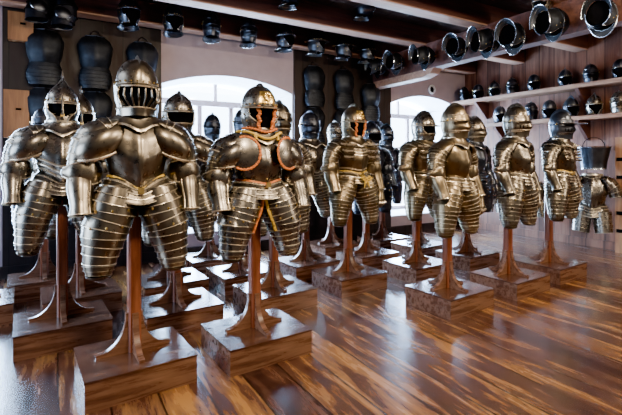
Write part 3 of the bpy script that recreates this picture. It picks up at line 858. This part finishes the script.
# along the joist by the window wall
ordn = ['first', 'second', 'third', 'fourth', 'fifth', 'sixth', 'seventh', 'eighth', 'ninth']
B1 = [(.73, 'burgonet', 'round blued helmet hung on the back joist above the barred-helmet suit'),
      (1.25, 'pot', 'large brimmed helmet on the back joist at the left corner of the left window arch'),
      (1.74, 'round', 'second helmet from the left above the left window arch, on the back joist'),
      (2.26, 'round', 'third helmet from the left above the left window arch, on the back joist'),
      (2.82, 'burgonet', 'last helmet above the left window arch, on the back joist beside the pier'),
      (3.36, 'burgonet', 'first of three helmets on the back joist above the dark pier'),
      (3.87, 'burgonet', 'middle one of three helmets on the back joist above the dark pier'),
      (4.32, 'burgonet', 'last of three helmets on the back joist above the dark pier, nearest the girder')]
for i, (x, k, lb) in enumerate(B1):
    loose(lb, k, (x, 5.53, 2.93), [15, 0, -8, 5, 20, 40, 45, 40][i], [1.0, 1.0, .95, .92, .98, .98, .98, .92][i], 'blue', 'helmets along the back joist', peg='back')
B2 = [(2.36, 3.16, 'helmet under the second joist at the top edge, left one of two'), (3.46, 3.20, 'helmet under the second joist at the top edge, right one of two')]
for i, (x, z, lb) in enumerate(B2): loose(lb, 'round', (x, 4.50, z-.0), 30, .85, 'blue', 'helmets on the second joist', peg='back')
# row on the girder
G = [(5.60, 2.70), (5.08, 2.69), (4.54, 2.66), (3.87, 2.65), (3.50, 2.62), (3.06, 2.59), (2.66, 2.62), (2.11, 2.56)]
for i, (y, z) in enumerate(G):
    lb = ('%s helmet counted from the window end of the girder row, dark with pale rim' % ordn[i]) if i < 7 else 'nearest helmet of the girder row, large and dark at the top right corner'
    sc = 1.02 if i > 3 else .95
    h = loose(lb, 'burgonet' if i % 3 else 'pot', (GX-.405*sc, y, z+.16), 0, sc, 'hang', 'helmets hung along the girder', peg='top')
    h.rotation_euler = (Matrix.Rotation(R([-14, 8, -10, 12][i % 4]), 3, 'Z') @ Matrix.Rotation(R(84), 3, 'Y') @ Matrix.Rotation(R(90), 3, 'Z')).to_euler()
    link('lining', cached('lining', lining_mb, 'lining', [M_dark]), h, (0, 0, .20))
loose('shiny helmet with brass trim above the girder row, at the top edge', 'pot', (4.62, 2.79, 2.93), -90, .8, 'grey', 'helmets hung along the girder', peg='back')
# shelves on the right wall
def shelf(z, y0, y1, label, depth=.42):
    t = thing('wall_shelf', label, 'shelf', (RIGHT, (y0+y1)/2, z))
    mb = MB(); mb.box((-depth/2, 0, -.02), (depth, y1-y0, .04)); mb.box((-depth-.008, 0, -.025), (.016, y1-y0, .06))
    mb.build('board', [M_shelf], t, smooth=False)
    for yy in ((3.60, 5.45, 2.3) if z > 2.3 else (3.60, 5.04, 2.3)):
        mb = MB(); mb.prism([(-.015, -.045), (-depth+.05, -.045), (-depth+.05, -.075), (-.06, -.36), (-.015, -.36)], 'xz', yy-(y0+y1)/2-.025, yy-(y0+y1)/2+.025, 0)
        mb.build('bracket', [M_joist], t, smooth=False)
    return t
shelf(2.50, 1.2, 5.97, 'upper plank shelf on the right wall, high under the joists'); shelf(2.01, 1.2, 5.6, 'lower plank shelf on the right wall')
U = [5.82, 5.48, 5.12, 4.76, 4.36, 3.84, 3.46, 3.06, 2.7]
for i, y in enumerate(U):
    lb = '%s small helmet from the window end of the upper shelf' % ordn[i] if i < 7 else ('second small helmet from the right edge on the upper shelf', 'small helmet on the upper shelf cut by the right edge')[i-7]
    loose(lb, ['round', 'pot', 'burgonet'][i % 3], (6.95, y, 2.50), -50-8*(i % 4), .82, 'blue', 'helmets on the upper shelf')
Lw = [(5.0, 'pale helmet on the lower shelf, left of the second suit from the right', 'pot', 'blue'), (4.40, 'dark helmet on the lower shelf just right of the second suit from the right', 'round', 'blue'), (4.08, 'helmet on the lower shelf right behind the long-peaked helmet', 'pot', 'blue'), (3.74, 'dark combed helmet on the lower shelf above the bracket', 'burgonet', 'blue'), (3.40, 'shiny steel helmet with a small crest on the lower shelf above the hung cuirass', 'burgonet', 'grey'), (3.07, 'last helmet on the lower shelf, at the right edge', 'round', 'grey')]
for i, (y, lb, k, pl) in enumerate(Lw): loose(lb, k, (6.93, y, 2.01), -35-14*(i % 3), .88, pl, 'helmets on the lower shelf')

# ------------------------------------------------------------------ armour hung on the walls
def hung_plate_mb():
    mb = MB(); rows = []; seg = 16
    for k in range(11):
        t = k/10; z = lerp(-.19, .19, t); w = interp([(0,.13),(.3,.165),(.7,.185),(.9,.15),(1,.10)], t); d = interp([(0,.07),(.35,.13),(.7,.11),(1,.05)], t)
        rows.append([(w*math.sin(a), -d*math.cos(a)-.015*math.exp(-(a/.2)**2)-.01, z) for a in [lerp(-1.5, 1.5, j/seg) for j in range(seg+1)]])
    mb.grid(rows, ST, closed=False); mb.tube(rows[0], .008, ED, 6); mb.tube(rows[-1], .006, ED, 6)
    return mb
def hung_skirt_mb():
    mb = MB(); pf = lambda t: (0, -.03, -.17-.24*t); rf = lambda t: (.14+.03*math.sin(t*PI), .08)
    lames(mb, pf, rf, 6, 20, .004, .004, arange=lambda t: 1.6); return mb
def hung_strap_mb():
    mb = MB(); mb.tube([(-.07,-.03,.18), (-.03,.0,.25), (0,.035,.27), (.03,.0,.25), (.07,-.03,.18)], .006, 0, 6); return mb
def hung(x, y, z, rz, label, pal='blue', skirt=True, scale=1.0, group='breastplates hung on the dark piers'):
    t = thing('hung_breastplate', label, 'breastplate', (x, y, z), (0, 0, R(rz)), group, (scale,)*3); mats = PAL[pal]
    link('chest_plate', cached(('hp', pal), hung_plate_mb, 'chest_plate', mats), t)
    if skirt: link('skirt', cached(('hsk', pal), hung_skirt_mb, 'skirt', mats), t)
    link('hanging_strap', cached(('hst',), hung_strap_mb, 'hanging_strap', [M_pier]), t)
    return t
PF = BACK-.075
for x, z, lb, sk in [(-.13, 2.66, 'dark breastplate hung on the left pier below the shiny armour cluster', True), (.40, 2.66, 'dark breastplate hung in the middle of the left pier', True), (.95, 2.66, 'dark breastplate hung on the left pier beside the window arch', True),
                     (-.13, 1.98, 'dark breastplate hung lower on the left pier behind the spiked helmet', True), (.40, 1.98, 'lower dark breastplate in the middle of the left pier', True), (.95, 1.98, 'lower dark breastplate on the left pier behind the barred helmet', True),
                     (3.54, 2.64, 'dark breastplate hung on the right pier beside the left window arch', True), (4.12, 2.64, 'dark breastplate hung in the middle of the right pier', True), (4.68, 2.46, 'dark breastplate hung on the right pier below the girder', True),
                     (3.54, 1.98, 'lower dark breastplate on the right pier beside the left window', True), (4.12, 1.98, 'lower dark breastplate in the middle of the right pier', True), (4.80, 1.82, 'lower dark breastplate on the right pier beside the right window', True)]:
    hung(x, PF, z, 0, lb, 'black', sk, 1.08)
# cluster of shiny black arm plates at the top left
def arm_plate_mb():
    mb = MB(); pf = lambda t: (.02*math.sin(t*5), -.02*t, .15-.30*t); rf = lambda t: (.10+.02*math.sin(t*PI), .09)
    lames(mb, pf, rf, 4, 20, .006, .006); mb.disc((0,-.10,0), (.2,-1,.3), .085, .08, .03, ST, ED, 20, .005); return mb
for i, (x, z, lb) in enumerate([(-.18, 3.02, 'shiny black arm plates hung at the top left, left one'), (.06, 2.98, 'shiny black arm plates hung at the top left, right one')]):
    t = thing('hung_arm_plates', lb, 'armour', (x, 5.56, z), (0, 0, R(6-12*i)), 'arm plates hung at the top left')
    link('lames', cached('armpl', arm_plate_mb, 'lames', PAL['blue']), t); 
    mb = MB(); mb.tube([(0,0,.12), (0,.05,.18), (0,.165,.19)], .006, 0, 6); mb.build('strap', [M_pier], t)
# cuirasses hung low on the right wall
DIP[0] = .6
def half_armour(y, z, label, pal, scale=.8, zs=1):
    off = .40 if scale > .95 else .25
    t = thing('hung_half_armour', label, 'armour', (RIGHT-off, y, z), (0, 0, R(-68)), 'half armours hung on the right wall', (scale, scale, scale*zs)); mats = PAL[pal]
    ZZ = 1.40
    def sh(fn):
        def g():
            mb = fn(); mb.v = [(q[0], q[1], q[2]-ZZ) for q in mb.v]; return mb
        return g
    def P(name, key, fn): return link(name, cached(('half',)+key+(pal,), sh(fn), name, mats), t)
    P('breastplate', ('b',), lambda: breast_mb('plain')); P('fauld', ('f',), fauld_mb); P('backplate', ('k',), back_mb)
    def tass(s_):
        mb = MB(); pf = lambda u: (.115+.03*u, -.05-.02*u, 1.17-.24*u); rf = lambda u: (.12-.01*u, .11)
        lames(mb, pf, rf, 5, 22, .004, .004)
        return mb.mirror() if s_ < 0 else mb
    def sleeve(s_):
        mb = MB(); lames(mb, arm_pf, arm_rf, 5, 24, .005, .004, 'arm', arm_A, t0=.05, t1=.85)
        return mb.mirror() if s_ < 0 else mb
    for s_ in (-1, 1): P('tasset', ('t', s_), lambda: tass(s_)); P('pauldron', ('p', s_), lambda: sleeve(s_))
    def collar():
        mb = MB(); mb.tube([(.12*math.sin(a), -.01-.105*math.cos(a), 1.615) for a in [2*PI*k/24 for k in range(24)]], .016, ED, 8, True)
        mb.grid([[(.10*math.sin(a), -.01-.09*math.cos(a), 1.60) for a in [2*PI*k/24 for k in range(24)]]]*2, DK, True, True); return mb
    P('collar', ('c',), collar)
    mb = MB(); mb.tube([(0, .10, .16), (0, (off-.002)/(.927*scale), .16)], .012, 0, 8); mb.build('wall_hook', [M_pier], t)
    return t
half_armour(3.36, .87, 'bright steel cuirass with short tassets hung on the right wall below a bucket-shaped piece', 'grey', 1.0, 1.22)
half_armour(4.35, .80, 'half armour hung on the right wall between the two rightmost suits', 'brown', .85)
half_armour(5.10, .80, 'half armour hung on the right wall, left of the second suit from the right', 'grey', .85)
t = thing('armour_skirt', 'dark bucket-shaped steel skirt hung on the right wall above the bright cuirass', 'armour', (RIGHT-.25, 3.42, 1.36), (0, 0, R(-68)))
mb = MB(); prof = [(.19,.225,.16),(.17,.22,.155),(-.05,.175,.125),(-.13,.165,.115),(-.15,.17,.12)]
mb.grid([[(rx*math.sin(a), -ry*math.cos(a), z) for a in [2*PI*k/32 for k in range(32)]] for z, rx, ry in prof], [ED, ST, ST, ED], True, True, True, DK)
mb.build('skirt_plate', PAL['blue'], t)
mb = MB(); mb.tube([(.14*math.cos(a), .02, .19+.14*math.sin(a)) for a in [PI*k/14 for k in range(15)]], .006, 0, 6); mb.build('hanging_wire', [M_dark], t)
# tall tan rack at the right edge with dark slots
t = thing('wooden_rack', 'tan wooden upright rack with dark slots at the right edge', 'rack', (7.09, 2.80, 0))
mb = MB(); mb.box((0, 0, .84), (.14, .72, 1.68)); mb.build('body', [M_tan], t, smooth=False)
for k in range(5):
    mb = MB(); mb.box((-.074, .24, .32+.26*k), (.012, .20, .05)); mb.build('slot', [M_dark], t, smooth=False)
# tan posts at the left edge
for x, z0, z1, lb in [(-.36, 2.70, 3.02, 'tan wooden block under the joist at the top left corner'), (-.40, 1.60, 2.14, 'tan wooden board behind the leftmost suit')]:
    mb = MB(); mb.box((0, 0, (z1-z0)/2), (.24, .10, z1-z0)); mb.box((.02, -.055, (z1-z0)*.6), (.05, .02, .02), 1)
    tag(mb.build('wooden_block', [M_tan, M_dark], None, (x, BACK-.10, z0), smooth=False), lb, 'wood block')
# ring on the wall over the right window
t = thing('wall_ring', 'small pale ring fitting on the wall above the right window', 'fitting', (6.22, BACK-.02, 2.71))
mb = MB(); mb.tube([(.075*math.cos(a), -.02, .075*math.sin(a)) for a in [2*PI*k/24 for k in range(24)]], .018, 0, 8, True); mb.build('ring', [M_jamb], t)
mb = MB(); mb.ell((0, 0, 0), (.06,.018,.06), 0, 16, 8); mb.build('centre', [M_dark], t)

# ------------------------------------------------------------------ light
def area(loc, aim, size, power, color, sy=None, shape='RECTANGLE', spread=180):
    l = bpy.data.lights.new('lamp', 'AREA'); l.energy = power; l.color = color; l.shape = shape; l.size = size; l.spread = R(spread)
    if sy: l.size_y = sy
    o = bpy.data.objects.new('daylight' if shape == 'RECTANGLE' else 'lamp', l); COL.objects.link(o); o.location = loc
    o.rotation_euler = (Vector(aim)-Vector(loc)).to_track_quat('-Z', 'Y').to_euler(); return o
for (x0, x1), p in zip(WINS, (1500, 1700, 2200)):
    area(((x0+x1)/2, BACK+1.35, 1.6), ((x0+x1)/2, 0, 1.3), 2.6, p, (.47, .68, 1), 2.8)
area((-4.2, 3.2, 1.6), (0, 3.2, 1.0), 2.6, 300, (.48, .68, 1), 2.2)
WARM = (1, .80, .57)
for x, y, z, ax, ay, az, p in [(.2, .7, 3.0, .7, 3.2, 1.0, 75), (1.9, .6, 3.0, 1.6, 3.2, 1.2, 75), (3.4, .9, 3.0, 3.4, 3.4, 1.3, 75), (5.4, 1.0, 3.0, 5.0, 3.2, 1.3, 58)]:
    area((x, y, z), (ax, ay, az), .35, p, WARM, None, 'DISK')
area((6.0, -.6, 2.3), (3.4, 3.2, 1.2), .9, 60, (1, .84, .66), .9, 'DISK')
w = bpy.data.worlds.new('world'); SC.world = w; w.use_nodes = True; nt = w.node_tree; bg = nt.nodes['Background']
tc = N(nt, 'ShaderNodeTexCoord'); sp = N(nt, 'ShaderNodeSeparateXYZ'); nt.links.new(tc.outputs['Generated'], sp.inputs[0])
rp = ramp(nt, [(.40, (.27,.23,.21)), (.62, (11,13,16))]); mr = N(nt, 'ShaderNodeMapRange'); mr.inputs['From Min'].default_value = -1
nt.links.new(sp.outputs['Y'], mr.inputs['Value']); nt.links.new(mr.outputs['Result'], rp.inputs['Fac'])
nt.links.new(rp.outputs['Color'], bg.inputs['Color']); bg.inputs['Strength'].default_value = 1.0

# ------------------------------------------------------------------ camera
cd = bpy.data.cameras.new('camera'); cam = bpy.data.objects.new('camera', cd); COL.objects.link(cam)
cd.sensor_width = 36; cd.sensor_fit = 'HORIZONTAL'; cd.lens = 430/622*36; cd.shift_y = -(207.5-160)/622
cam.location = (0, 0, 1.35); cam.rotation_euler = (PI/2, 0, -R(30.5)); SC.camera = cam
SC.view_settings.view_transform = 'AgX'; SC.view_settings.look = 'AgX - Punchy'; SC.view_settings.exposure = .62
